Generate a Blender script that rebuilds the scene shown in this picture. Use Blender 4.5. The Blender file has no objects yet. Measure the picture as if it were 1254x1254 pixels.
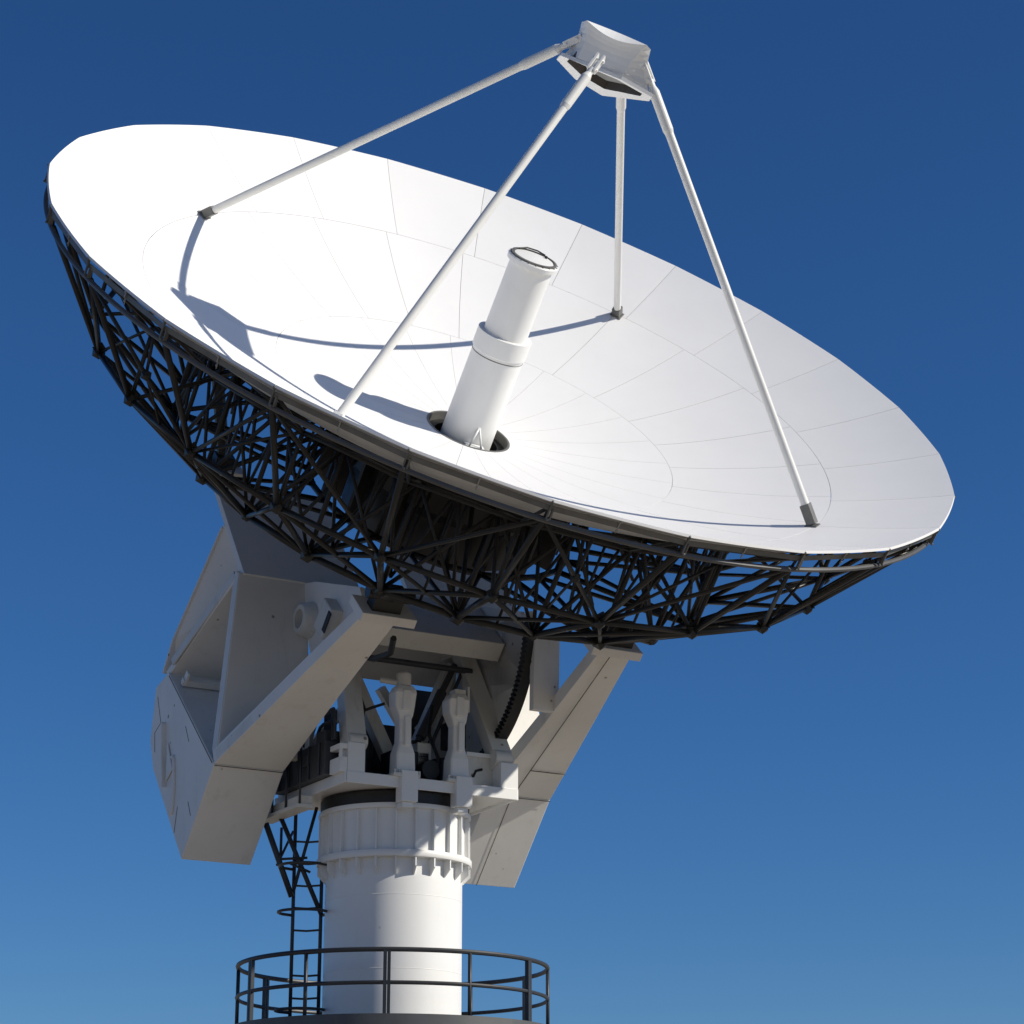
import bpy, bmesh, math, random
from math import sin, cos, pi, radians, hypot, atan2
from mathutils import Vector, Matrix
random.seed(7)
SC = bpy.context.scene
COL = SC.collection

# ------------------------------------------------------------------ frames
CAM_Z = 1.6
R = 7.0
AZ, EL = radians(29.5948848), radians(46.11971196)
A = Vector((sin(AZ)*cos(EL), -cos(AZ)*cos(EL), sin(EL)))      # dish pointing axis
E = Vector((cos(AZ), sin(AZ), 0))                               # elevation axis
W = A.cross(E)                                                  # dish "up" in its own plane
C = Vector((0.0108375, 31.2264259, 13.2167948+CAM_Z))           # centre of the rim circle
FW = Vector((A.x, A.y, 0)).normalized()                         # mount forward
O = Vector((-1.78, 34.5, CAM_Z))                                # column axis
UP = Vector((0, 0, 1))
DEPTH = 0.282*R
def L(a, e, w): return C + A*a + E*e + W*w
def LP(a, rho, deg):
    t = radians(deg); return L(a, rho*cos(t), rho*sin(t))
def Mt(e, f, z): return O + E*e + FW*f + UP*z
def shell_a(r): return -DEPTH*(1-(r/R)**2)

# ------------------------------------------------------------------ materials
def nodes(name):
    m = bpy.data.materials.new(name); m.use_nodes = True
    nt = m.node_tree; b = nt.nodes['Principled BSDF']
    return m, nt, b
def paint(name, col, rough=.5, var=.06, scale=.6, dirt=0.0, dirtcol=(.22,.18,.13), metallic=0, streak=(1,1,1), bump=0.0, specks=0):
    m, nt, b = nodes(name)
    tc = nt.nodes.new('ShaderNodeTexCoord'); mp = nt.nodes.new('ShaderNodeMapping')
    mp.inputs['Scale'].default_value = streak
    nt.links.new(tc.outputs['Object'], mp.inputs['Vector'])
    n = nt.nodes.new('ShaderNodeTexNoise'); n.inputs['Scale'].default_value = scale; n.inputs['Detail'].default_value = 6
    n.inputs['Roughness'].default_value = .6
    nt.links.new(mp.outputs['Vector'], n.inputs['Vector'])
    r = nt.nodes.new('ShaderNodeMapRange'); r.inputs[1].default_value = .3; r.inputs[2].default_value = .7
    r.inputs[3].default_value = 1-var; r.inputs[4].default_value = 1.0
    nt.links.new(n.outputs['Fac'], r.inputs[0])
    mx = nt.nodes.new('ShaderNodeMix'); mx.data_type = 'RGBA'; mx.blend_type = 'MULTIPLY'; mx.inputs[0].default_value = 1
    mx.inputs[6].default_value = (*col, 1)
    nt.links.new(r.outputs[0], mx.inputs[7])
    last = mx.outputs[2]
    if dirt > 0:
        n2 = nt.nodes.new('ShaderNodeTexNoise'); n2.inputs['Scale'].default_value = 2.6; n2.inputs['Detail'].default_value = 9
        n2.inputs['Roughness'].default_value = .72
        mp2 = nt.nodes.new('ShaderNodeMapping'); mp2.inputs['Scale'].default_value = (1.6, 1.6, .35)
        nt.links.new(tc.outputs['Object'], mp2.inputs['Vector']); nt.links.new(mp2.outputs['Vector'], n2.inputs['Vector'])
        r2 = nt.nodes.new('ShaderNodeMapRange'); r2.inputs[1].default_value = .56; r2.inputs[2].default_value = .78
        r2.inputs[3].default_value = 0; r2.inputs[4].default_value = dirt
        nt.links.new(n2.outputs['Fac'], r2.inputs[0])
        m2 = nt.nodes.new('ShaderNodeMix'); m2.data_type = 'RGBA'
        nt.links.new(r2.outputs[0], m2.inputs[0]); nt.links.new(last, m2.inputs[6]); m2.inputs[7].default_value = (*dirtcol, 1)
        last = m2.outputs[2]
    if specks > 0:
        vn = nt.nodes.new('ShaderNodeTexVoronoi'); vn.inputs['Scale'].default_value = 2.4
        n4 = nt.nodes.new('ShaderNodeTexNoise'); n4.inputs['Scale'].default_value = 9; n4.inputs['Detail'].default_value = 4
        nt.links.new(tc.outputs['Object'], n4.inputs['Vector']); nt.links.new(tc.outputs['Object'], vn.inputs['Vector'])
        ad = nt.nodes.new('ShaderNodeMath'); ad.operation = 'MULTIPLY_ADD'; ad.inputs[1].default_value = .16
        nt.links.new(n4.outputs['Fac'], ad.inputs[0]); nt.links.new(vn.outputs['Distance'], ad.inputs[2])
        r4 = nt.nodes.new('ShaderNodeMapRange'); r4.inputs[1].default_value = .115; r4.inputs[2].default_value = .15
        r4.inputs[3].default_value = specks; r4.inputs[4].default_value = 0
        nt.links.new(ad.outputs[0], r4.inputs[0])
        m4 = nt.nodes.new('ShaderNodeMix'); m4.data_type = 'RGBA'
        nt.links.new(r4.outputs[0], m4.inputs[0]); nt.links.new(last, m4.inputs[6]); m4.inputs[7].default_value = (.13,.09,.06,1)
        last = m4.outputs[2]
    nt.links.new(last, b.inputs['Base Color'])
    b.inputs['Roughness'].default_value = rough; b.inputs['Metallic'].default_value = metallic
    if bump > 0:
        n3 = nt.nodes.new('ShaderNodeTexNoise'); n3.inputs['Scale'].default_value = 1.3; n3.inputs['Detail'].default_value = 3
        nt.links.new(tc.outputs['Object'], n3.inputs['Vector'])
        bp = nt.nodes.new('ShaderNodeBump'); bp.inputs['Strength'].default_value = bump; bp.inputs['Distance'].default_value = .02
        nt.links.new(n3.outputs['Fac'], bp.inputs['Height']); nt.links.new(bp.outputs['Normal'], b.inputs['Normal'])
    return m
M_DISH = paint('reflector_white_paint', (.82,.815,.805), .55, .035, .9, .06, (.5,.47,.42), bump=.10)
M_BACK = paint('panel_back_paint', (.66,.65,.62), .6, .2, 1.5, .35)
M_WHITE = paint('white_enamel', (.80,.80,.78), .42, .05, .8, .12, (.45,.42,.36))
M_STRUT = paint('strut_white_enamel', (.78,.775,.74), .4, .08, 1.2, .15, (.45,.42,.36))
M_ARM = paint('arm_offwhite_paint', (.79,.775,.74), .55, .12, .7, .32, (.36,.31,.24), specks=.8, bump=.12)
M_MOUNT = paint('mount_offwhite_paint', (.70,.69,.65), .5, .15, 1.4, .5, (.22,.19,.15), specks=.8)
M_COLUMN = paint('column_white_paint', (.80,.80,.79), .38, .06, .5, .16, (.45,.42,.36), specks=.35, bump=.06)
M_TRUSS = paint('truss_black_paint', (.015,.0145,.0138), .42, .4, 2.5, .25, (.03,.022,.016))
M_TUBE = paint('rim_tube_grey_paint', (.10,.10,.10), .45, .3, 2.0, .2)
M_STEEL = paint('dark_rail_steel', (.030,.034,.040), .45, .3, 3.0, .2, (.06,.045,.035))
M_GREY = paint('weathered_grey_steel', (.20,.20,.19), .5, .4, 3.0, .4, (.08,.07,.06), metallic=.3)
M_GALV = paint('galvanised_steel', (.45,.45,.45), .4, .3, 4.0, .2, metallic=.5)
M_DARK = paint('dark_machinery', (.018,.019,.021), .5, .5, 3.0, .3, (.05,.045,.04))
M_CAB = paint('charcoal_cabinet', (.05,.053,.06), .45, .3, 2.0, .25, (.09,.08,.07))
M_RECESS = paint('recess_brown_grey', (.10,.09,.08), .6, .3, 4.0)
M_RUST = paint('seam_dark_line', (.10,.085,.07), .7, .3, 4.0)
M_DECK = paint('platform_deck_steel', (.09,.095,.10), .55, .3, 2.0, .3)
M_CABLE = paint('black_cable', (.012,.012,.013), .55, .2, 5.0)

# ------------------------------------------------------------------ mesh helper
class MB:
    def __init__(s): s.bm = bmesh.new()
    def tube(s, p, q, r, n=8, r2=None, cap=True):
        p = Vector(p); q = Vector(q); d = q-p
        if d.length < 1e-6: return s
        z = d.normalized(); x = z.orthogonal().normalized(); y = z.cross(x)
        r2 = r if r2 is None else r2
        a = [s.bm.verts.new(p + x*(r*cos(2*pi*k/n)) + y*(r*sin(2*pi*k/n))) for k in range(n)]
        b = [s.bm.verts.new(q + x*(r2*cos(2*pi*k/n)) + y*(r2*sin(2*pi*k/n))) for k in range(n)]
        for k in range(n):
            f = s.bm.faces.new((a[k], a[(k+1) % n], b[(k+1) % n], b[k])); f.smooth = n >= 6
        if cap:
            s.bm.faces.new(a[::-1]); s.bm.faces.new(b)
        return s
    def pipe(s, pts, r, n=8, closed=False):
        pts = [Vector(p) for p in pts]; m = len(pts); rings = []
        ref = None
        for i, p in enumerate(pts):
            if closed: t = pts[(i+1) % m]-pts[i-1]
            else: t = pts[min(i+1, m-1)]-pts[max(i-1, 0)]
            t.normalize()
            if ref is None: ref = t.orthogonal().normalized()
            x = (ref - t*ref.dot(t)).normalized(); ref = x; y = t.cross(x)
            rings.append([s.bm.verts.new(p + x*(r*cos(2*pi*k/n)) + y*(r*sin(2*pi*k/n))) for k in range(n)])
        for i in range(m if closed else m-1):
            a, b = rings[i], rings[(i+1) % m]
            off = 0
            if closed and i == m-1:
                off = min(range(n), key=lambda o: (a[0].co-b[o].co).length)
            for k in range(n):
                f = s.bm.faces.new((a[k], a[(k+1) % n], b[(k+1+off) % n], b[(k+off) % n])); f.smooth = True
        if not closed:
            s.bm.faces.new(rings[0][::-1]); s.bm.faces.new(rings[-1])
        return s
    def prism(s, pts, vec):
        pts = [Vector(p) for p in pts]
        return s.loft([pts, [p+Vector(vec) for p in pts]])
    def loft(s, rings, cap=True, smooth=False):
        rr = [[s.bm.verts.new(p) for p in ring] for ring in rings]; n = len(rr[0])
        for a, b in zip(rr[:-1], rr[1:]):
            for k in range(n):
                f = s.bm.faces.new((a[k], a[(k+1) % n], b[(k+1) % n], b[k])); f.smooth = smooth
        if cap:
            s.bm.faces.new(rr[0][::-1]); s.bm.faces.new(rr[-1])
        return s
    def box(s, c, ax, h):
        c = Vector(c); x, y, z = [Vector(v)*k for v, k in zip(ax, h)]
        return s.prism([c-x-y-z, c+x-y-z, c+x+y-z, c-x+y-z], z*2)
    def lathe(s, c, ax, prof, n=48, ref=None, smooth=True, caps=False):
        c = Vector(c); z = Vector(ax).normalized(); x = Vector(ref).normalized() if ref else z.orthogonal().normalized(); y = z.cross(x)
        rr = [[s.bm.verts.new(c + z*h + x*(r*cos(2*pi*k/n)) + y*(r*sin(2*pi*k/n))) for k in range(n)] for r, h in prof]
        for a, b in zip(rr[:-1], rr[1:]):
            for k in range(n):
                f = s.bm.faces.new((a[k], a[(k+1) % n], b[(k+1) % n], b[k])); f.smooth = smooth
        if caps:
            s.bm.faces.new(rr[0][::-1]); s.bm.faces.new(rr[-1])
        return s
    def ball(s, c, r, sub=1):
        m = bmesh.ops.create_icosphere(s.bm, subdivisions=sub, radius=r, matrix=Matrix.Translation(Vector(c)))
        return s
    def build(s, name, mat, parent=None, bevel=0.0, sharp=35):
        bmesh.ops.recalc_face_normals(s.bm, faces=s.bm.faces[:])
        base = parent_loc(parent)
        bmesh.ops.translate(s.bm, verts=s.bm.verts[:], vec=-base)
        for e in s.bm.edges:
            if len(e.link_faces) == 2:
                e.smooth = e.calc_face_angle(0) < radians(sharp)
        me = bpy.data.meshes.new(name); s.bm.to_mesh(me); s.bm.free()
        me.materials.append(mat)
        o = bpy.data.objects.new(name, me); COL.objects.link(o)
        if parent is not None: o.parent = parent
        if bevel > 0:
            b = o.modifiers.new('bevel', 'BEVEL'); b.width = bevel; b.segments = 2; b.limit_method = 'ANGLE'; b.angle_limit = radians(40)
        return o
def parent_loc(p):
    v = Vector((0,0,0))
    while p is not None: v += p.location; p = p.parent
    return v
def thing(name, loc, label, cat):
    o = bpy.data.objects.new(name, None); COL.objects.link(o); o.location = loc
    o.empty_display_size = .3; o['label'] = label; o['category'] = cat
    return o

# ================================================================== DISH
dish = thing('dish_antenna', Mt(0,0,9.25-.0), 'huge white parabolic dish with black lattice back and two counterweight arms', 'dish antenna')

# ---- reflector panels
RIM0 = 162.0
R_HOLE, R1, R2 = .092*R, .45*R, .77*R
def panel(mb, r0, r1, t0, t1, nr, nt, gap, trim=False, thick=.035):
    """one panel on the paraboloid between radii and angles (degrees); gap in metres"""
    half = radians((t1-t0)/2)
    def pt(i, j, under):
        r = r0+gap/2+(r1-gap/2*(0 if trim else 1)-r0-gap/2)*i/nr
        g = gap/2/r
        tt = radians(t0)+g+(radians(t1-t0)-2*g)*j/nt
        k = 1.0
        if trim:
            u = tt-radians((t0+t1)/2); k = 1+.5*(cos(half)/cos(u)-1)*(i/nr)
        rr = r*k
        a = shell_a(r)
        if under:
            s = 2*DEPTH*rr/R/R; nn = math.sqrt(1+s*s)
            rr += thick*s/nn; a -= thick/nn
        return L(a, rr*cos(tt), rr*sin(tt))
    top = [[mb.bm.verts.new(pt(i,j,0)) for j in range(nt+1)] for i in range(nr+1)]
    bot = [[mb.bm.verts.new(pt(i,j,1)) for j in range(nt+1)] for i in range(nr+1)]
    F = mb.bm.faces.new
    for i in range(nr):
        for j in range(nt):
            f = F((top[i][j], top[i+1][j], top[i+1][j+1], top[i][j+1])); f.smooth = True
            f = F((bot[i][j], bot[i][j+1], bot[i+1][j+1], bot[i+1][j])); f.smooth = True; f.material_index = 1
    for i in range(nr):
        F((top[i][0], bot[i][0], bot[i+1][0], top[i+1][0])).material_index = 1
        F((top[i][nt], top[i+1][nt], bot[i+1][nt], bot[i][nt])).material_index = 1
    for j in range(nt):
        F((top[0][j], top[0][j+1], bot[0][j+1], bot[0][j]))
        F((top[nr][j], bot[nr][j], bot[nr][j+1], top[nr][j+1]))
mb = MB()
for k in range(24):
    t1 = RIM0-15*k; t0 = t1-15
    panel(mb, R2, R, t0, t1, 10, 8, .0065, True)
    panel(mb, R1, R2, t0+2.2, t1+2.2, 12, 6, .0065)
    panel(mb, R_HOLE, R1, t0+5, t1+5, 14, 5, .004)
refl = mb.build('reflector', M_DISH, dish)
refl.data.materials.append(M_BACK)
# dished hub well behind the hole
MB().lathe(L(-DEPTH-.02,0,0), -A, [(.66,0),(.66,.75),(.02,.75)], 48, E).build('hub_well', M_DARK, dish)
mb = MB(); mb.lathe(L(-DEPTH+.012,0,0), A, [(R_HOLE-.012,-.12),(R_HOLE-.012,.012),(R_HOLE+.02,.014),(R_HOLE+.03,-.02)], 64, E)
mb.build('hole_trim', M_GREY, refl)
# panel edge lip: small stiffener flange under the rim
for k in range(24):
    pass
mb = MB()
rimpts = [LP(-.055, R*.997, RIM0-15*k) for k in range(24)]
for k in range(24):
    p, q = rimpts[k], rimpts[(k+1) % 24]
    d = (q-p).normalized(); n = (p+q)/2-C; n = (n-A*n.dot(A)).normalized()
    mb.box((p+q)/2-A*.075+n*-.010, (d, n, A), ((q-p).length/2-.01, .006, .035))
mb.build('rim_lip', M_GREY, refl)
# rim brackets at each joint and mid panel
for k in range(48):
    deg = RIM0-7.5*k
    joint = k % 2 == 0
    rr = R if joint else R*cos(radians(7.5))
    mb = MB()
    s = 1 if joint else .55
    t = radians(deg); rad = E*cos(t)+W*sin(t); tan = A.cross(rad)
    base = L(0,0,0)+rad*(rr+.005)
    if joint:
        mb.box(base-A*.05, (tan, rad, A), (.012, .012, .035)); mb.ball(base-A*.03+rad*.012, .018)
        mb.box(base-A*.15-rad*.012, (tan, rad, A), (.009, .014, .12))
        mb.box(base-A*.21+tan*.05-rad*.05, (tan, rad, A), (.010, .03, .07)); mb.ball(base-A*.27+tan*.02, .020)
    else:
        mb.box(base-A*.10-rad*.02, (tan, rad, A), (.007, .010, .05)); mb.ball(base-A*.07-rad*.005, .020); mb.ball(base-A*.20-rad*.03, .018)
        mb.tube(base-A*.08-rad*.02, base-A*.24-rad*.04, .007, 5)
    mb.build('rim_bracket', M_GALV if not joint else M_GREY, refl)

# ---- backing truss: node rings
def ringpt(r, d, deg): return LP(-d*R, r*R, deg)
TH = [RIM0-15*k for k in range(24)]
RT, RM, RB, RI = (.985,.045), (.825,.28), (.61,.435), (.30,.47)
SM, SB, SI = (.825,.125), (.61,.20), (.30,.285)
S9 = (.91,.085)
hub = MB()
hub.lathe(L(-.31*R,0,0), -A, [(.5,-.1),(1.55,0),(1.75,.25),(1.75,.55),(1.5,.75),(1.5,1.35),(1.2,1.45),(.1,1.45)], 32, E)
for k in range(16):
    t = 2*pi*k/16; rad = E*cos(t)+W*sin(t); tan = A.cross(rad)
    hub.box(L(-.395*R,0,0)+rad*1.8, (tan, rad, A), (.03, .16, .62))
backing = hub.build('backing_frame', M_TRUSS, dish)
for k, th in enumerate(TH):
    mb = MB()
    odd = k % 2
    P = lambda rd, o=0: ringpt(*rd, th+o)
    rim = ringpt(.99, .02, th)
    mb.tube(P(RT), P(RM), 0.0416)
    mb.tube(P(RM), P(RB), 0.0440)
    mb.tube(rim, P(SM), 0.0256, 6); mb.tube(P(SM), P(SB), 0.0288, 6); mb.tube(P(SB), P(SI), 0.0360, 6)
    mb.tube(rim, P(RT), 0.0208, 6)
    mb.tube(P(SB), P(RB), 0.0368, 6)
    if not odd:
        mb.tube(P(SM), P(RM), 0.0320, 6); mb.tube(P(SB), P(RM), 0.0288, 6)
        mb.tube(P(SI), P(RI), 0.0400, 6); mb.tube(P(RB), P(RI), 0.0440); mb.tube(P(SI), P(RB), 0.0360, 6)
    else:
        mb.tube(ringpt(.45,.24,th), P(RB), 0.0288, 6); mb.tube(P(SI), ringpt(.45,.452,th), 0.0288, 6)
    mb.ball(P(RM), .105); mb.ball(P(RB), .12 if odd == 0 else .085); mb.ball(P(SB), .075)
    t = radians(th); rad = E*cos(t)+W*sin(t); tan = A.cross(rad)
    for rd, sz in ((RM,.11),(RB,.12)):
        c = P(rd)+A*.05
        mb.prism([c-rad*sz-tan*.012, c-A*.05-tan*.012, c+rad*sz-tan*.012, c+A*sz-tan*.012], tan*.024)
    mb.build('truss_rib', M_TRUSS, backing)
def ringbeam(rd, r, name='ring_beam', mat=None, step=1, off=0):
    pts = [ringpt(*rd, t+off) for t in TH[::step]]
    mb = MB()
    for i in range(len(pts)):
        mb.tube(pts[i], pts[(i+1) % len(pts)], r, 8)
        mb.ball(pts[i], r*1.25)
    return mb.build(name, mat or M_TRUSS, backing)
# smooth rim tube follows the circle
mb = MB(); mb.pipe([LP(-RT[1]*R, RT[0]*R+.03, 360*i/144) for i in range(144)], .034, 8, True); mb.build('rim_tube', M_TUBE, backing)
ringbeam(RM, .042); ringbeam(RB, .050); ringbeam(RI, .05); ringbeam(SM, .030); ringbeam(SB, .038); ringbeam(SI, .045)
# bay braces between neighbouring ribs
for k in range(24):
    a, b = TH[k], TH[(k+1) % 24]
    mb = MB(); m = (a-7.5)
    Pa = lambda rd: ringpt(*rd, a); Pb = lambda rd: ringpt(*rd, a-15); Pm = lambda rd: ringpt(*rd, m)
    if k % 2 == 0:
        mb.tube(Pa(RT), Pb(RM), 0.0304, 6)
        mb.tube(Pa(RM), Pb(RB), 0.0360, 6); mb.tube(Pb(RM), Pa(RB), 0.0288, 6)
        hubn = (Pa(RT)*.45+Pb(RM)*.55)
    else:
        mb.tube(Pb(RT), Pa(RM), 0.0304, 6)
        mb.tube(Pb(RM), Pa(RB), 0.0360, 6); mb.tube(Pa(RM), Pb(RB), 0.0288, 6)
        hubn = (Pb(RT)*.45+Pa(RM)*.55)
    q, p_ = (Pa, Pb) if k % 2 == 0 else (Pb, Pa)
    if k % 4 == 1:
        mb.ball(hubn, .08); mb.tube(hubn, ringpt(.90,.09,m), 0.0224, 6); mb.tube(hubn, (Pa(RM)+Pb(RM))/2, 0.0208, 6); mb.tube(q(RT), hubn, 0.0160, 6)
    if k % 2 == 0: mb.tube(q(SM), p_(RM), 0.0224, 6)
    mb.tube(Pa(SM), Pb(SB), 0.0240, 6)
    mb.tube(Pa(SB), Pb(RB), 0.0320, 6); mb.tube(Pb(SB), Pa(RB), 0.0272, 6)
    mb.tube(q(RB), p_(RI), 0.0336, 6); mb.tube(Pa(SB), Pb(SI), 0.0288, 6)
    mb.tube(ringpt(.52,.215,m), ringpt(.50,.45,a), 0.0272, 6); mb.tube(ringpt(.52,.215,m), ringpt(.50,.45,a-15), 0.0240, 6)
    mb.tube(ringpt(.52,.215,m), ringpt(.61,.33,m), 0.0208, 6); mb.tube((Pa(SB)+Pb(SB))/2, (Pa(RB)+Pb(RB))/2, 0.0208, 6)
    mb.build('bay_brace', M_TRUSS, backing)

# ---- feed tube
feed = MB()
feed.lathe(L(0,0,0), A, [(.40,-DEPTH-.45),(.395,-.42)], 56, E)
feed.lathe(L(0,0,0), A, [(.335,-.42),(.328,.86)], 56, E)
feed = feed.build('feed_tube', M_WHITE, dish)
mb = MB(); mb.lathe(L(0,0,0), A, [(.395,-.62),(.418,-.60),(.418,-.32),(.335,-.32)], 56, E); mb.build('collar', M_WHITE, feed)
mb = MB(); mb.lathe(L(0,0,0), A, [(.396,-.672),(.400,-.668),(.400,-.660),(.396,-.656)], 56, E); mb.build('seam_band', M_GREY, feed)
mb = MB(); mb.lathe(L(0,0,0), A, [(.329,.80),(.385,.82),(.39,.885),(.375,.90),(.33,.90)], 56, E); mb.build('top_flange', M_WHITE, feed)
mb = MB(); mb.lathe(L(0,0,0), A, [(.35,.902),(.352,.925),(.318,.93),(.312,.902)], 56, E)
for k in range(20):
    mb.ball(LP(.905, .366, k*18), .012)
mb.build('clamp_ring', M_GREY, feed)
mb = MB(); mb.lathe(L(0,0,0), A, [(.312,.90),(.30,.915),(.18,.93),(.001,.935)], 48, E); mb.build('window_membrane', M_WHITE, feed)
mb = MB(); mb.lathe(LP(.90, .24, 20), A, [(.02,0),(.02,.06),(.001,.06)], 12); mb.pipe([LP(.935,.30,120),LP(.955,.31,90),LP(.955,.31,60),LP(.94,.31,35)], .012, 6); mb.build('lifting_lug', M_DARK, feed)
mb = MB()
for dg in (262,):
    t = radians(dg); rad = E*cos(t)+W*sin(t); tan = A.cross(rad)
    b = L(-DEPTH-.02,0,0)
    for sg in (-1,1):
        p0 = b+rad*.42+tan*.10*sg; p1 = b+rad*.40+A*.28
        mb.tube(p0+rad*.10, p1, .018, 6)
    mb.box(b+rad*.47+A*.0, (tan,rad,A), (.15,.06,.012))
mb.build('foot_bracket', M_WHITE, feed)

# ---- support struts
ST = [(131.75, .50, 4.13), (223.75, .40, 4.06), (311.75, .50, 4.15), (43.75, .62, 3.90)]
for th, rho, a in ST:
    top = LP(a, rho, th); rb = 5.36; base = LP(shell_a(rb)+.03, rb, th)
    d = (top-base).normalized(); ln = (top-base).length
    s = MB().tube(base+d*.12, base+d*(ln-.75), .061, 20)
    so = s.build('support_strut', M_STRUT, dish)
    mb = MB(); q = base+d*(ln-1.05)
    mb.tube(q, q+d*.06, .063, 20, .076); mb.tube(q+d*.06, q+d*.62, .076, 20); mb.tube(q+d*.62, q+d*.70, .076, 20, .05); mb.tube(q+d*.70, q+d*.80, .05, 14)
    mb.build('sleeve', M_STRUT, so)
    mb = MB(); q = base+d*(ln-.27); t = radians(th); tan = A.cross(E*cos(t)+W*sin(t)); nn = d.cross(tan)
    for sg in (-1,1):
        mb.box(q+d*.13+tan*.05*sg, (d, tan, nn), (.15,.014,.05))
    mb.tube(q+d*.2-tan*.09, q+d*.2+tan*.09, .024, 10); mb.tube(q+d*.02-tan*.085, q+d*.02+tan*.085, .018, 10)
    mb.build('clevis', M_WHITE, so)
    mb = MB(); nrm = (A - (E*cos(t)+W*sin(t))*(2*DEPTH*rb/R/R)).normalized(); u = nrm.cross(tan)
    mb.box(base-nrm*.015, (tan,u,nrm), (.10,.09,.010))
    mb.prism([base+tan*.07-d.cross(tan)*.07, base+tan*.07+d.cross(tan)*.07, base-tan*.07+d.cross(tan)*.07, base-tan*.07-d.cross(tan)*.07], d*(.30 if th > 300 else .19))
    mb.build('foot_bracket', M_WHITE if abs(th-223.75) < 1 else M_GREY, so, .008)

# ---- subreflector housing (tilted box under a hexagonal flange)
SX = Vector(); 
G = -0.722*E-0.692*W
A2 = (A*cos(radians(24))-G*sin(radians(24))).normalized()
S0 = L(3.74,0,0)+E*.02
view = (Vector((0,0,CAM_Z))-L(3.8,0,0)).normalized()
Yv = (view-A2*view.dot(A2)).normalized(); Xv = Yv.cross(A2)*1
if Xv.x < 0: Xv = -Xv
def H(x, y, h): return S0+Xv*x+Yv*y+A2*h
hexa = [(-.69,-.03),(.22,.44),(.73,.40),(.72,.10),(.10,-1.0),(-.36,-.9),(-.72,-.36)]
flg = MB()
outer_b = [H(x,y,-.02) for x,y in hexa]; outer_t = [H(x,y,.03) for x,y in hexa]
cx, cy = 0.0, -.22
inner_b = [H(x*.80, y*.62+.06, -.02) for x,y in hexa]
inner_t = [H(x*.74, y*.58+.04, .13) for x,y in hexa]
bm = flg.bm
vs = [[bm.verts.new(p) for p in ring] for ring in (outer_t, outer_b, inner_b)]
n = len(hexa)
for r0, r1 in zip(vs[:-1], vs[1:]):
    for k in range(n): bm.faces.new((r0[k], r0[(k+1)%n], r1[(k+1)%n], r1[k]))
body_rings = []
topfront = [(-.60,.22),(.32,.62),(.40,.50),(.38,.1),(.05,-.3),(-.25,-.35),(-.66,.0)]
base_in = [(-.47,.10),(.22,.40),(.67,.34),(.62,.05),(.09,-.8),(-.30,-.72),(-.68,-.28)]
for i, fr in enumerate([0,.12,.3,.5,.7,.85,1.0]):
    pinch = 1-.10*sin(pi*min(1, fr*.9+.05))
    ring = []
    for (x0,y0),(x1,y1) in zip(base_in, topfront):
        x = (x0+(x1-x0)*fr)*pinch; y = (y0+(y1-y0)*fr)*pinch
        ring.append(H(x, y, .032+.51*fr))
    body_rings.append(ring)
house = flg.build('subreflector_housing', M_WHITE, dish)
MB().loft([[p+A2*.002 for p in inner_b], inner_t], cap=False).build('recess_wall', M_RECESS, house)
NF = 12
fine = []
for i, ring in enumerate(body_rings):
    front = [ring[0].lerp(ring[1], j/NF) for j in range(NF+1)]
    fr = i/(len(body_rings)-1)
    front = [p - A2*(.10*max(0, fr-.4)/.6*sin(pi*j/NF)) for j, p in enumerate(front)]
    fine.append(front + ring[2:])
mb = MB(); mb.loft(fine, cap=False)
b2 = mb.bm; top = fine[-1]
fv = [b2.verts.new(p) for p in top[:NF+1]]
bk = [b2.verts.new(top[0].lerp(top[NF], j/NF) - Yv*(.30*sin(pi*j/NF)+.001) + A2*(.085*sin(pi*j/NF))) for j in range(NF+1)]
for j in range(NF): b2.faces.new((fv[j], fv[j+1], bk[j+1], bk[j]))
b2.faces.new(bk + [b2.verts.new(p) for p in top[NF+1:]])
mb.build('shroud', M_WHITE, house)
mb = MB(); mb.prism([H(x*.75, y*.58+.045, .10) for x,y in hexa], A2*.03); mb.build('recess_plate', M_RECESS, house)
mb = MB(); mb.prism([H(x*.5, y*.36+.03, .05) for x,y in hexa], A2*.04); mb.build('subreflector', M_GREY, house)

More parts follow.
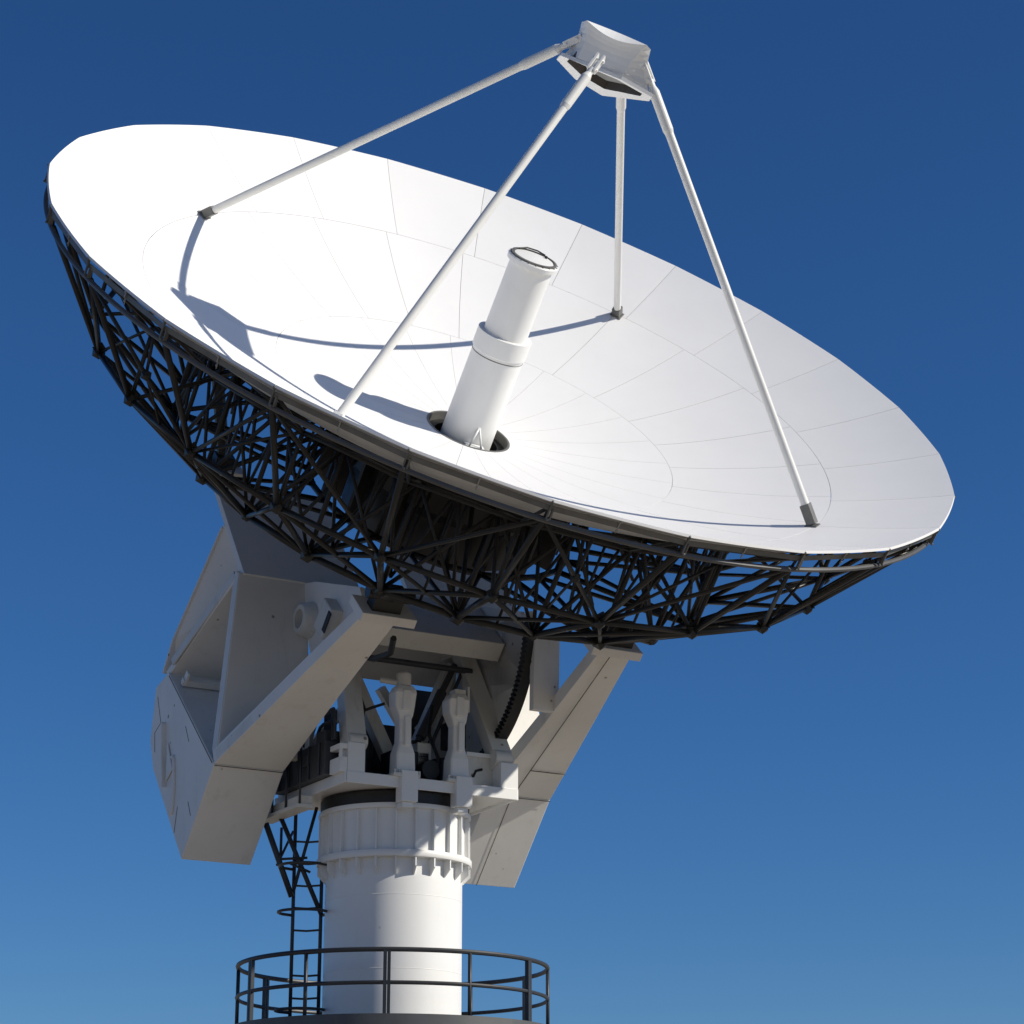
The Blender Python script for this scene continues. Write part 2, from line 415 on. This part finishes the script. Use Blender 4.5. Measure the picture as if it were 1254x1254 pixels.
# ---- counterweight arms
def eo(a):           # outer face of the arm: splays outward below the joint
    return 2.87 if a < -7.2 else 2.2+.67*(-3.7-a)/3.5
def make_arm(s):
    def P(a, w, e): return L(a, s*e, w)
    def plate2(mb, p, q, th, e_in, e_out0=None, e_out1=None):
        """wide plate between (a,w) points p and q, thickness th in plane, running from e_in to the outer face"""
        (a0,w0),(a1,w1) = p,q
        d = Vector((a1-a0, w1-w0)); n = Vector((-d.y, d.x)).normalized()*th/2
        e0 = eo(a0) if e_out0 is None else e_out0; e1 = eo(a1) if e_out1 is None else e_out1
        r0 = [P(a0+n.x, w0+n.y, e_in), P(a0+n.x, w0+n.y, e0), P(a0-n.x, w0-n.y, e0), P(a0-n.x, w0-n.y, e_in)]
        r1 = [P(a1+n.x, w1+n.y, e_in), P(a1+n.x, w1+n.y, e1), P(a1-n.x, w1-n.y, e1), P(a1-n.x, w1-n.y, e_in)]
        mb.loft([r0, r1])
    # counterweight box
    cw = [(-7.24,-1.62),(-7.34,1.12),(-7.80,1.40),(-8.50,.92),(-8.72,.46),(-8.93,-1.66)]
    mb = MB(); mb.prism([P(a,w,1.75) for a,w in cw], E*s*(2.87-1.75))
    arm = mb.build('counterweight_arm', M_ARM, dish, .012)
    # raised bar, oval ring and hairline seams on the outer face
    mb = MB(); mb.pipe([P(-8.40+.30*cos(t)*.75-.22*sin(t), -.46-.34*sin(t)*.9+.12*cos(t), 2.885) for t in [radians(d) for d in range(-70,150,10)]], .030, 8)
    mb.build('lifting_rail', M_ARM, arm)
    mb = MB(); d_ = (A*.62+W*.78).normalized()
    mb.box(P(-8.255,.165,2.90), (d_, E, A.cross(E)), (.52,.05,.030))
    mb.build('access_rib', M_ARM, arm, .01)
    mb = MB(); mb.prism([P(-8.05,.20,2.88), P(-8.50,-.22,2.88), P(-8.22,-.30,2.88)], E*s*.02); mb.build('access_cover', M_ARM, arm, .004)
    hl = [[(-7.85,1.2),(-8.05,.75),(-8.30,.85),(-8.50,.6)], [(-8.5,-.9),(-8.84,-1.1)], [(-7.5,-.2),(-7.58,-.5)], [(-8.2,-1.2),(-8.28,-1.45)]]
    for pl_ in hl:
        MB().pipe([P(a_, w_, 2.872) for a_, w_ in pl_], .0045, 5).build('hairline_cable', M_CABLE, arm)
    MB().tube(P(-7.36,1.05,2.862), P(-7.27,-1.55,2.862), .014, 6).build('edge_seam', M_RUST, arm)
    MB().prism([P(-7.245,-1.640,1.75), P(-7.245,-1.640,2.87), P(-7.257,-1.640,2.87), P(-7.257,-1.640,1.75)], -W*.003).build('panel_seam', M_RUST, arm)
    if s > 0:
        MB().prism([P(-8.93,-1.668,2.16), P(-7.26,-1.628,2.16), P(-7.26,-1.628,2.170), P(-8.93,-1.668,2.170)], -W*.004).build('panel_seam', M_RUST, arm)
        MB().prism([P(-7.24,-1.64,2.16), P(-3.75,-3.135,1.84), P(-3.75,-3.135,1.848), P(-7.24,-1.64,2.170)], -W*.009-A*.004).build('panel_seam', M_RUST, arm)
        MB().prism([P(-6.55,-1.93,2.10), P(-6.55,-1.93,2.74), P(-6.56,-1.926,2.74), P(-6.56,-1.926,2.10)], -W*.009-A*.004).build('panel_seam', M_RUST, arm)
    # lower beam: tapered box from joint to truss pad
    mb = MB()
    d = Vector((3.57,-1.52)).normalized(); n = Vector((d.y*-1, d.x))   # towards +w side
    if n.y < 0: n = -n
    def sec(a, w, t, ei): return [P(a,w,ei), P(a,w,eo(a)), P(a+n.x*t, w+n.y*t, eo(a)), P(a+n.x*t, w+n.y*t, ei)]
    mb.loft([sec(-7.24,-1.62,.24,1.75), sec(-5.4,-2.40,.22,1.72), sec(-3.70,-3.12,.20,1.66)])
    mb.build('lower_beam', M_ARM, arm, .010)
    # middle plate (joint to top chord), upper left plate, deck, web gusset
    mb = MB(); plate2(mb, (-7.10,-1.50), (-5.24,.68), .13, 1.36); mb.build('web_plate', M_ARM, arm, .008)
    mb = MB(); plate2(mb, (-5.24,.70), (-7.42,1.19), .13, 1.78, None, 2.855); mb.build('rear_plate', M_ARM, arm, .008)
    mb = MB(); mb.prism([P(a_, w_, eo(a_ if a_ > -7.2 else -7.19)-rc) for a_, w_, rc in ((-7.52,1.24,.30),(-6.98,1.51,.02),(-5.06,1.97,.02),(-5.18,.80,.62),(-7.30,1.16,.55))], E*s*-.05); mb.build('gusset_panel', M_ARM, arm)
    mb = MB(); plate2(mb, (-7.50,1.36), (-6.97,1.50), .045, 1.9, 2.86, None); plate2(mb, (-6.97,1.50), (-5.10,1.95), .045, 2.0); mb.build('rear_flange', M_ARM, arm)
    mb = MB(); mb.prism([P(-7.30,1.05,1.80), P(-5.3,.62,1.80), P(-7.16,-1.45,1.80)], E*s*.04); mb.build('inner_web', M_ARM, arm)
    mb = MB(); mb.box(P(-7.25,.72,2.35), (A,E,W), (.05,.42,.05)); mb.box(P(-7.18,.72,2.72), (A,E,W), (.11,.02,.06)); mb.build('stiffener_angle', M_ARM, arm, .004)
    mb = MB(); mb.loft([[P(-5.28,.62,.45), P(-5.28,.62,eo(-5.1)-.02), P(-5.18,.62,eo(-5.0)-.02), P(-5.18,.62,.45)],
                        [P(-4.86,3.06,.45), P(-4.86,3.06,2.42), P(-4.78,3.06,2.40), P(-4.78,3.06,.45)]]); mb.build('deck_plate', M_ARM, arm, .008)
    mb = MB(); mb.box(P(-4.66,3.12,2.32), (A,E,W), (.10,.36,.22)); mb.build('mounting_pad', M_ARM, arm, .01)
    mb = MB(); mb.box(P(-3.66,-3.0,1.86), (A,E,W), (.07,.42,.26)); mb.build('mounting_pad', M_ARM, arm, .01)
    mb = MB(); mb.box(P(-3.42,-3.05,1.90), (A,E,W), (.17,.22,.12)); mb.tube(P(-3.33,-3.1,1.55), P(-3.33,-3.1,2.25), .10, 10)
    mb.tube(P(-3.33,-3.1,1.9), LP(-RB[1]*R, RB[0]*R, 237 if s < 0 else 297), .11, 10); mb.build('pin_joint', M_TRUSS, arm, .008)
    mb = MB(); mb.tube(P(-4.5,3.12,2.3), LP(-RB[1]*R, RB[0]*R, 132 if s < 0 else 57), .10, 10)
    mb.box(P(-4.5,3.12,2.32), (A,E,W), (.13,.16,.12)); mb.build('pin_joint', M_TRUSS, arm, .008)
    # inner plate carrying the elevation bearing
    pl = [(-5.27,.74),(-4.98,.30),(-4.24,-1.16),(-4.36,-1.5),(-4.75,-1.80),(-5.1,-1.9),(-5.75,-1.30),(-5.95,-.62),(-5.86,-.38),(-5.74,-.08),(-5.58,.10),(-5.65,.36)]
    mb = MB(); mb.prism([P(a,w,1.40) for a,w in pl], E*s*-.07); mb.build('bearing_plate', M_ARM, arm, .006)
    mb = MB(); mb.box(P(-5.05,-.75,1.46), (A,E,(W*-1)), (.26,.14,.20)); mb.build('bearing_block', M_MOUNT, arm, .03)
    mb = MB(); mb.box(P(-5.0,-.95,1.605), (A,E,W), (.17,.012,.06)); mb.build('block_slot', M_DARK, arm, .01)
    if s > 0:
        mb = MB(); plate2(mb, (-4.30,-1.66), (-5.20,-2.46), .13, 1.36, 1.80, 1.80); mb.build('link_plate', M_ARM, arm, .006)
    def strip(p, q, wd):
        (a0,w0),(a1,w1) = p,q; n_ = Vector((-(w1-w0), a1-a0)).normalized()*wd/2; o = .004
        r = lambda k: [P(p_[0]+n_.x*k, p_[1]+n_.y*k, eo(p_[0])+o) for p_ in (p, q)]
        l0, l1 = r(-1), r(1)
        MB().prism([l0[0], l0[1], l1[1], l1[0]], E*s*-.03).build('frame_strip', M_MOUNT, arm, .004)
    strip((-7.10,-1.42), (-5.26,.72), .20); strip((-5.30,.78), (-7.16,1.14), .15); strip((-7.12,-1.56), (-3.78,-2.98), .16)
    mb = MB(); mb.lathe(P(-5.5,0,0), E*s, [(.15,1.60),(.22,1.60),(.25,1.56),(.29,1.41),(.26,1.36),(.26,1.22),(.15,1.22),(.15,1.60)], 28); mb.build('bearing_sleeve', M_MOUNT, arm)
    return arm
armL = make_arm(-1); armL['label'] = 'counterweight arm nearer the camera with raised rail and bar on its outer face'
armR = make_arm(1)

# ---- elevation gear sector on the right-hand arm
def sec_pt(r, ph, e): return L(-5.5+r*cos(radians(ph)), e, -r*sin(radians(ph)))
mb = MB(); pts = [sec_pt(.35, 200, 1.33), sec_pt(.5, 35, 1.33)]+[sec_pt(2.0, ph, 1.33) for ph in range(45,158,4)]
mb.prism(pts, E*.06); sector = mb.build('gear_sector', M_MOUNT, dish)
mb = MB()
N = 112
ring = []
for i in range(N):
    ph0 = 49+i*1.03
    r_in = 1.965 if i % 2 else 1.99
    e0 = 1.25 if i % 2 else 1.22
    mb.prism([sec_pt(r_in,ph0,e0), sec_pt(2.11,ph0,e0), sec_pt(2.11,ph0+1.03,e0), sec_pt(r_in,ph0+1.03,e0)], E*(1.42-e0))
mb.build('toothed_rack', M_DARK, sector)
# cross girder between the arms
mb = MB(); mb.box(L(-5.0,0,-.55), (A,E,W), (.16,1.3,.60)); girder = mb.build('cross_girder', M_MOUNT, dish, .012)
mb = MB(); mb.tube(L(-5.55,-1.25,-.85), L(-5.55,1.1,-.85), .048, 14); mb.build('torque_tube', M_CAB, girder)
MB().box(L(-5.85,0,-.10), (A,E,W), (.45,1.05,.06)).build('rear_panel', M_MOUNT, girder, .01)
for e in (-.42, -.30):
    MB().tube(L(-5.16,e,-.75), L(-5.20,e,-.75), .05, 10).build('hydraulic_fitting', M_DARK, girder)
# ================================================================== AZIMUTH MOUNT
mount = thing('azimuth_mount', Mt(0,0,6.54), 'off-white turntable and A-frame yoke between the black bearing band and the dish', 'antenna mount')
ax = (E, FW, UP)
mb = MB(); mb.box(Mt(0,0,6.615), ax, (1.42,1.24,.055)); mb.box(Mt(0,1.255,6.60), ax, (1.42,.015,.085)); mb.box(Mt(-1.435,0,6.60), ax, (.015,1.25,.085)); mb.box(Mt(1.435,0,6.60), ax, (.015,1.25,.085))
turn = mb.build('turntable', M_COLUMN, mount, .008)
for e in (-.44, .47):
    mb = MB(); mb.box(Mt(e,1.255,6.54), ax, (.135,.10,.23)); mb.box(Mt(e,1.2,6.27), ax, (.09,.10,.04)); mb.build('clamp_block', M_COLUMN, turn, .01)
# corner blocks
for e, f in ((-1.27,1.12),(1.27,1.12),(-1.27,-1.1),(1.27,-1.1)):
    mb = MB()
    if e < 0 and f > 0:
        mb.box(Mt(e,f,6.895), ax, (.14,.14,.22)); mb.box(Mt(e-.2,f-.05,6.78), ax, (.06,.18,.11)); mb.box(Mt(e-.2,f-.05,7.05), ax, (.06,.18,.04)); mb.box(Mt(e-.24,f+.10,6.92), ax, (.02,.03,.10))
    else:
        mb.box(Mt(e+.02,f,6.87), ax, (.15,.14,.20))
    mb.build('corner_block', M_COLUMN, turn, .01)
def beam(mb, p, q, wx, wy, up=Vector((0,0,1)), t0=1, t1=1):
    p, q = Vector(p), Vector(q); z = (q-p).normalized(); x = up.cross(z).normalized(); y = z.cross(x)
    def ring(c, k): return [c-x*wx*k-y*wy*k, c+x*wx*k-y*wy*k, c+x*wx*k+y*wy*k, c-x*wx*k+y*wy*k]
    mb.loft([ring(p,t0), ring(q,t1)])
for s in (-1, 1):
    ap = Mt(s*1.0, -.02, 9.25)
    mb = MB()
    beam(mb, Mt(s*1.25,1.12,7.05), ap+FW*.16-UP*.1, .155, .12, FW, 1.05, .9)
    beam(mb, Mt(s*1.25,-1.1,7.05), ap-FW*.14-UP*.1, .13, .11, FW, 1.05, .9)
    af = mb.build('a_frame', M_MOUNT, mount, .014)
    MB().tube(Mt(s*1.36,1.12,7.16), Mt(s*1.08,1.12,7.16), .12, 16).build('foot_pin', M_MOUNT, af); MB().tube(Mt(s*1.3,-1.1,7.16), Mt(s*1.1,-1.1,7.16), .12, 16).build('foot_pin', M_MOUNT, af)
    mb = MB(); mb.tube(ap-E*.16, ap+E*.16, .30, 28); mb.tube(ap-E*.22, ap+E*.22, .16, 20); mb.box(ap-UP*.18, ax, (.15,.24,.16)); mb.build('bearing_housing', M_MOUNT, af, .01)
    mb = MB(); beam(mb, ap+E*s*-.05-UP*.45+FW*.0, Mt(s*.10,.15,7.0), .10, .10, FW); mb.build('diagonal_brace', M_MOUNT, af, .012)
    mb = MB(); beam(mb, Mt(s*1.2,-1.05,7.2), Mt(s*.15,-.9,8.55), .07, .07, FW); mb.build('diagonal_brace', M_MOUNT, af, .01)
# front jack posts
def jack(e, hgt, kink):
    mb = MB(); f = 1.13
    def sec(z, w, d, df=0, de=0): return [Mt(e-w+de,f-d+df,z), Mt(e+w+de,f-d+df,z), Mt(e+w+de,f+d+df,z), Mt(e-w+de,f+d+df,z)]
    mb.loft([sec(6.672,.16,.14), sec(7.05,.15,.13), sec(7.22,.10,.10), sec(7.55,.095,.10), sec(7.62,.12,.12,0,.0), sec(7.75,.16,.13,.0,-.02), sec(7.95,.175,.14,.02,-.02), sec(8.0+hgt,.165,.13,.02,-.01), sec(8.08+hgt,.12,.11)])
    j = mb.build('jack_post', M_COLUMN, mount, .03)
    mb = MB()
    if kink:
        mb.tube(Mt(e,f,8.08+hgt), Mt(e,f,8.26+hgt), .115, 18); mb.tube(Mt(e,f,8.26+hgt), Mt(e,f,8.30+hgt), .115, 18, .07)
        mb.tube(Mt(e-.1,f,8.12+hgt), Mt(e-.34,f-.1,8.16+hgt), .045, 8)
    else:
        mb.box(Mt(e+.02,f,8.10+hgt), ax, (.09,.10,.05)); mb.box(Mt(e+.16,f+.02,7.98), ax, (.018,.08,.20))
    mb.build('motor_cap', M_MOUNT, j, .006)
    mb = MB(); mb.box(Mt(e+.02,f+.125,7.38), ax, (.05,.025,.22)); mb.box(Mt(e-.02,f+.155,7.84), ax, (.06,.03,.15)); mb.build('cover_rib', M_COLUMN, j, .012)
    mb = MB(); mb.box(Mt(e-.02,f+.03,6.70), ax, (.22,.18,.025))
    for k in range(6): mb.tube(Mt(e-.2+.08*k,f+.16,6.72), Mt(e-.2+.08*k,f+.16,6.78), .022, 6)
    mb.build('base_plate', M_MOUNT, j, .005)
jack(-.46, .0, True); jack(.44, -.03, False)
# drive machinery in the shade
mb = MB()
mb.tube(Mt(-.75,.1,6.68), Mt(-.75,.1,7.35), .28, 18); mb.tube(Mt(-.75,.1,7.35), Mt(-.75,.1,7.5), .18, 14); mb.box(Mt(-.1,.5,6.95), ax, (.30,.22,.26)); mb.tube(Mt(.1,.72,6.9), Mt(.1,.98,6.9), .15, 16)
mb.tube(Mt(.75,.2,6.68), Mt(.75,.2,7.25), .22, 16); mb.box(Mt(.7,.55,7.55), ax, (.14,.16,.20)); mb.tube(Mt(-.95,-.35,6.68), Mt(-.98,-.3,7.95), .10, 12)
mb.box(Mt(-.2,-.5,7.1), ax, (.5,.3,.45))
mb.build('drive_motor', M_DARK, mount, .01)
mb = MB(); mb.tube(Mt(.85,.3,8.75), Mt(.0,.45,7.15), .05, 14); mb.tube(Mt(.6,.35,8.28), Mt(.2,.42,7.5), .08, 14); mb.tube(Mt(.98,.35,8.7), Mt(.35,.5,7.4), .03, 10); mb.build('screw_actuator', M_CAB, mount)
MB().box(Mt(.05,-.95,7.55), ax, (.42,.05,.42)).build('rear_cover', M_CAB, mount, .01)
MB().box(Mt(.98,-.93,8.05), ax, (.30,.04,.55)).build('rear_cover', M_CAB, mount, .01)
MB().prism([Mt(.72,-.80,7.95), Mt(.80,-.80,7.78), Mt(1.24,-.80,8.30), Mt(1.22,-.80,8.52)], FW*.03).build('cover_gusset', M_COLUMN, mount)
MB().box(Mt(.12,.62,7.02), ax, (.12,.10,.34)).build('junction_box', M_MOUNT, mount, .015)
MB().tube(Mt(.62,.62,6.68), Mt(.62,.62,7.15), .13, 16).build('gear_motor', M_DARK, mount)
mb = MB(); mb.box(Mt(1.0,.55,6.92), ax, (.30,.45,.25)); mb.build('control_box', M_MOUNT, mount, .01)
mb = MB(); mb.box(Mt(.98,1.02,7.19), ax, (.32,.04,.03)); mb.box(Mt(.62,1.04,6.95), ax, (.025,.03,.22)); mb.build('box_rail', M_COLUMN, mount, .004)
# cables
def cable(name_pts, r=.018):
    return MB().pipe(name_pts, r, 6)
for pts in ([Mt(-1.1,.3,7.6), Mt(-1.0,.42,7.95), Mt(-.85,.45,8.0), Mt(-.78,.42,7.85), Mt(-.8,.3,7.45)],
            [L(-4.1,-1.5,-2.9), L(-4.5,-1.3,-2.6), L(-4.95,-1.2,-2.0), L(-5.2,-1.15,-1.5), L(-5.6,-1.1,-1.1)],
            [Mt(-.8,.42,7.8), Mt(-.66,.5,7.86), Mt(-.5,.6,7.92)],
            [Mt(-.3,.8,6.75), Mt(-.22,.82,7.2), Mt(-.1,.7,7.35), Mt(.1,.6,7.4)], [Mt(.2,.9,6.72), Mt(.25,.92,7.1), Mt(.2,.7,7.5), Mt(.35,.5,8.0)],
            [Mt(.75,1.0,6.75), Mt(.85,1.0,6.95), Mt(.95,1.02,6.98)]):
    cable(pts, .022 if len(pts) == 3 else .030 if len(pts) == 4 else .045).build('cable', M_CABLE, mount)
# left-side equipment cabinet and grab rails on the turntable
mb = MB(); mb.box(Mt(-1.50,-.05,6.94), ax, (.10,.92,.25))
for k in range(5): mb.box(Mt(-1.615,-.75+.36*k,6.94), ax, (.012,.02,.25))
mb.box(Mt(-1.62,.25,6.98), ax, (.02,.10,.08)); mb.box(Mt(-1.46,.7,7.05), ax, (.14,.15,.30))
cab = mb.build('equipment_cabinet', M_CAB, mount, .008)
for f0, f1, h, rr in ((-.1,.95,.46,.040),(.45,1.0,.30,.026)):
    mb = MB(); n_ = []
    z0 = 7.18
    n_ = [Mt(-1.52,f0,z0), Mt(-1.52,f0,z0+h*.7), Mt(-1.52,f0+.06,z0+h*.9), Mt(-1.52,f0+.18,z0+h), Mt(-1.52,f1,z0+h), Mt(-1.50,f1,z0)]
    mb.pipe(n_, rr, 8); mb.build('grab_rail', M_STEEL, mount)

# ================================================================== COLUMN
col = thing('support_column', Vector((O.x,O.y,0)), 'thick white steel column with a ribbed flanged head carrying the dish', 'column')
oc = Vector((O.x,O.y,0))
zz = lambda z: z+CAM_Z
shaft = MB().lathe(oc, UP, [(1.25,0),(1.25,.25),(1.03,.26),(1.03,zz(5.60))], 96).build('shaft', M_COLUMN, col)
for z_ in (1.6, 3.95, 5.02):
    MB().lathe(oc, UP, [(1.029,zz(z_)-.008),(1.0325,zz(z_)),(1.029,zz(z_)+.008)], 96).build('weld_seam', M_COLUMN, col)
mb = MB()
mb.lathe(oc, UP, [(1.03,zz(5.60)),(1.085,zz(5.62)),(1.085,zz(6.27)),(1.15,zz(6.275)),(1.16,zz(6.31)),(1.15,zz(6.345)),(.9,zz(6.346))], 96)
barrel = mb.build('column_head', M_COLUMN, col)
mb = MB(); mb.lathe(oc, UP, [(1.03,zz(5.555)),(1.165,zz(5.555)),(1.172,zz(5.565)),(1.172,zz(5.645)),(1.165,zz(5.655)),(1.08,zz(5.655))], 96); mb.build('flange', M_COLUMN, col)
mb = MB(); mb.lathe(oc, UP, [(1.0,zz(6.35)),(1.13,zz(6.352)),(1.13,zz(6.525)),(1.0,zz(6.53))], 72); mb.build('bearing_band', M_DARK, col)
for k in range(24):
    t = 2*pi*k/24+radians(4); d = Vector((cos(t), sin(t), 0)); tn = Vector((-sin(t), cos(t), 0))
    mb = MB()
    def q(r, z): return oc+d*r+UP*zz(z)-tn*.011
    mb.prism([q(1.075,5.66), q(1.15,5.66), q(1.145,6.27), q(1.075,6.27)], tn*.022)
    mb.prism([q(1.02,5.30), q(1.045,5.31), q(1.155,5.42), q(1.155,5.553), q(1.02,5.553)], tn*.022)
    mb.build('stiffener', M_COLUMN, barrel)

# ================================================================== ACCESS PLATFORM
pc = Vector((-1.77,34.5,0))
plat = thing('access_platform', pc+UP*zz(3.0), 'round dark steel platform with guard rails encircling the lower column', 'platform')
RP = 2.30
mb = MB(); mb.lathe(pc, UP, [(1.045,zz(3.08)),(2.36,zz(3.08)),(2.36,zz(3.17)),(2.38,zz(3.17)),(2.38,zz(2.98)),(2.30,zz(2.98)),(2.30,zz(3.05)),(1.045,zz(3.05)),(1.045,zz(3.08))], 96)
for k in range(12):
    t = 2*pi*k/12; d = Vector((cos(t), sin(t), 0)); tn = Vector((-sin(t), cos(t), 0))
    mb.box(pc+d*1.66+UP*zz(2.96), (d,tn,UP), (.62,.03,.08))
mb.build('deck', M_DECK, plat)
for k in range(12):
    t = radians(-90+30*k+.8)
    thick = k % 2 == 0
    p = pc+Vector((cos(t), sin(t), 0))*RP
    mb = MB()
    tn = Vector((-sin(t), cos(t), 0))
    if thick:
        mb.box(p+UP*zz(3.55)-tn*.028, (tn, Vector((cos(t),sin(t),0)), UP), (.024,.03,.50)); mb.box(p+UP*zz(3.55)+tn*.028, (tn, Vector((cos(t),sin(t),0)), UP), (.022,.026,.50))
    else:
        mb.tube(p+UP*zz(3.05), p+UP*zz(4.06), .028, 10)
    mb.build('rail_post', M_STEEL, plat)
for z, r in ((4.055,.034),(3.60,.029)):
    mb = MB(); mb.pipe([pc+Vector((cos(2*pi*i/120), sin(2*pi*i/120), 0))*RP+UP*zz(z) for i in range(120)], r, 8, True); mb.build('guard_rail', M_STEEL, plat)

# ================================================================== LADDER
lad = thing('caged_ladder', Vector((-3.07,34.62,zz(3.1))), 'thin black ladder with safety hoops climbing beside the white column', 'ladder')
xl, xr, yl = -3.30, -2.88, 34.62
for x, z0, z1 in ((xl,3.1,6.55),(xr,3.1,6.55)):
    MB().tube((x,yl,zz(z0)), (x,yl,zz(z1)), .028, 8).build('ladder_rail', M_STEEL, lad)
for k in range(9):
    z = 3.30+.335*k
    MB().pipe([(xl,yl,zz(z)), ((xl+xr)/2,yl,zz(z)-.012), (xr,yl,zz(z)+.004)], .016, 6).build('rung', M_STEEL, lad)
for z in (3.42, 4.86, 5.55):
    cxh = (xl+xr)/2
    pts = [(xl,yl,zz(z))]+[(cxh-.02+.38*cos(radians(d)), yl-.33+.36*sin(radians(d)), zz(z)) for d in range(150,391,15)]+[(xr+.02,yl,zz(z))]
    MB().pipe(pts, .022, 8).build('safety_hoop', M_STEEL, lad)
for x, y in ((-3.43,34.25),(-2.83,34.1)):
    MB().tube((x,y,zz(3.42)), (x,y,zz(5.2)), .014, 6) if False else None

# ================================================================== SERVICE PLATFORM (left of the turntable)
sp = thing('service_platform', Mt(-1.58,-.55,6.35), 'small bracketed landing hung at the head of the ladder', 'landing')
mb = MB(); mb.box(Mt(-1.58,-.55,6.33), ax, (.13,.75,.03)); mb.box(Mt(-1.56,-.55,6.42), ax, (.10,.72,.07)); mb.build('landing_deck', M_MOUNT, sp, .006)
braces = [((-3.73,34.4,6.22),(-3.32,34.55,5.13),.045), ((-3.53,34.5,6.36),(-2.87,34.6,4.87),.036), ((-2.98,34.6,6.5),(-3.30,34.56,5.2),.026),
          ((-3.55,35.0,6.25),(-3.50,34.5,5.62),.022), ((-3.35,34.45,5.62),(-3.05,34.55,5.5),.020), ((-3.55,34.45,5.68),(-3.10,34.55,5.72),.020), ((-3.37,35.0,6.2),(-3.55,34.5,5.6),.02)]
for p, q, r in braces:
    MB().tube(Vector(p)+UP*CAM_Z, Vector(q)+UP*CAM_Z, r, 8).build('bracket_brace', M_STEEL, sp)
for f in (-.8,-.3,.2):
    MB().tube(Mt(-1.68,f,6.35), Mt(-1.68,f,7.25), .018, 8).build('landing_post', M_STEEL, sp)

# ================================================================== GROUND
mb = MB(); n = 96
mb.bm.faces.new([mb.bm.verts.new((6000*cos(2*pi*k/n), 6000*sin(2*pi*k/n), 0)) for k in range(n)])
gm, nt, b = nodes('pale_gravel')
tc = nt.nodes.new('ShaderNodeTexCoord'); nz = nt.nodes.new('ShaderNodeTexNoise'); nz.inputs['Scale'].default_value = .35; nz.inputs['Detail'].default_value = 8
nt.links.new(tc.outputs['Object'], nz.inputs['Vector'])
cr = nt.nodes.new('ShaderNodeValToRGB'); cr.color_ramp.elements[0].color = (.24,.205,.16,1); cr.color_ramp.elements[1].color = (.34,.29,.225,1)
nt.links.new(nz.outputs['Fac'], cr.inputs[0]); nt.links.new(cr.outputs[0], b.inputs['Base Color']); b.inputs['Roughness'].default_value = .95
g = mb.build('ground', gm); g['kind'] = 'structure'
if g.data.polygons[0].normal.z < 0: g.data.flip_normals()

# ================================================================== LIGHT, SKY, CAMERA
S = (A*.728+E*.607-W*.064).normalized()
sun_el = math.asin(S.z)
sd = bpy.data.lights.new('sun', 'SUN'); sd.energy = 4.45; sd.angle = radians(.5); sd.color = (1,.935,.815)
so = bpy.data.objects.new('sun', sd); COL.objects.link(so); so.location = (60,-20,60)
so.rotation_euler = S.to_track_quat('Z','Y').to_euler()
w = bpy.data.worlds.new('World'); SC.world = w; w.use_nodes = True
nt = w.node_tree; bg = nt.nodes['Background']
sky = nt.nodes.new('ShaderNodeTexSky'); sky.sky_type = 'NISHITA'; sky.sun_disc = False
sky.sun_elevation = sun_el; sky.sun_rotation = atan2(S.x, S.y)
sky.altitude = 4000; sky.air_density = 1.6; sky.dust_density = 0.0; sky.ozone_density = 10.0
hs = nt.nodes.new('ShaderNodeHueSaturation'); hs.inputs['Saturation'].default_value = 1.08; hs.inputs['Hue'].default_value = .503
nt.links.new(sky.outputs[0], hs.inputs['Color']); nt.links.new(hs.outputs[0], bg.inputs['Color']); bg.inputs['Strength'].default_value = .073
cd = bpy.data.cameras.new('camera'); cam = bpy.data.objects.new('camera', cd); COL.objects.link(cam)
cam.location = (0,0,CAM_Z); cam.rotation_euler = (radians(90+18),0,0)
cd.sensor_width = 36; cd.lens = 2800*36/1254; cd.clip_start = .1; cd.clip_end = 20000
SC.camera = cam
SC.view_settings.view_transform = 'Standard'; SC.view_settings.look = 'None'; SC.view_settings.exposure = .10; SC.view_settings.gamma = 1
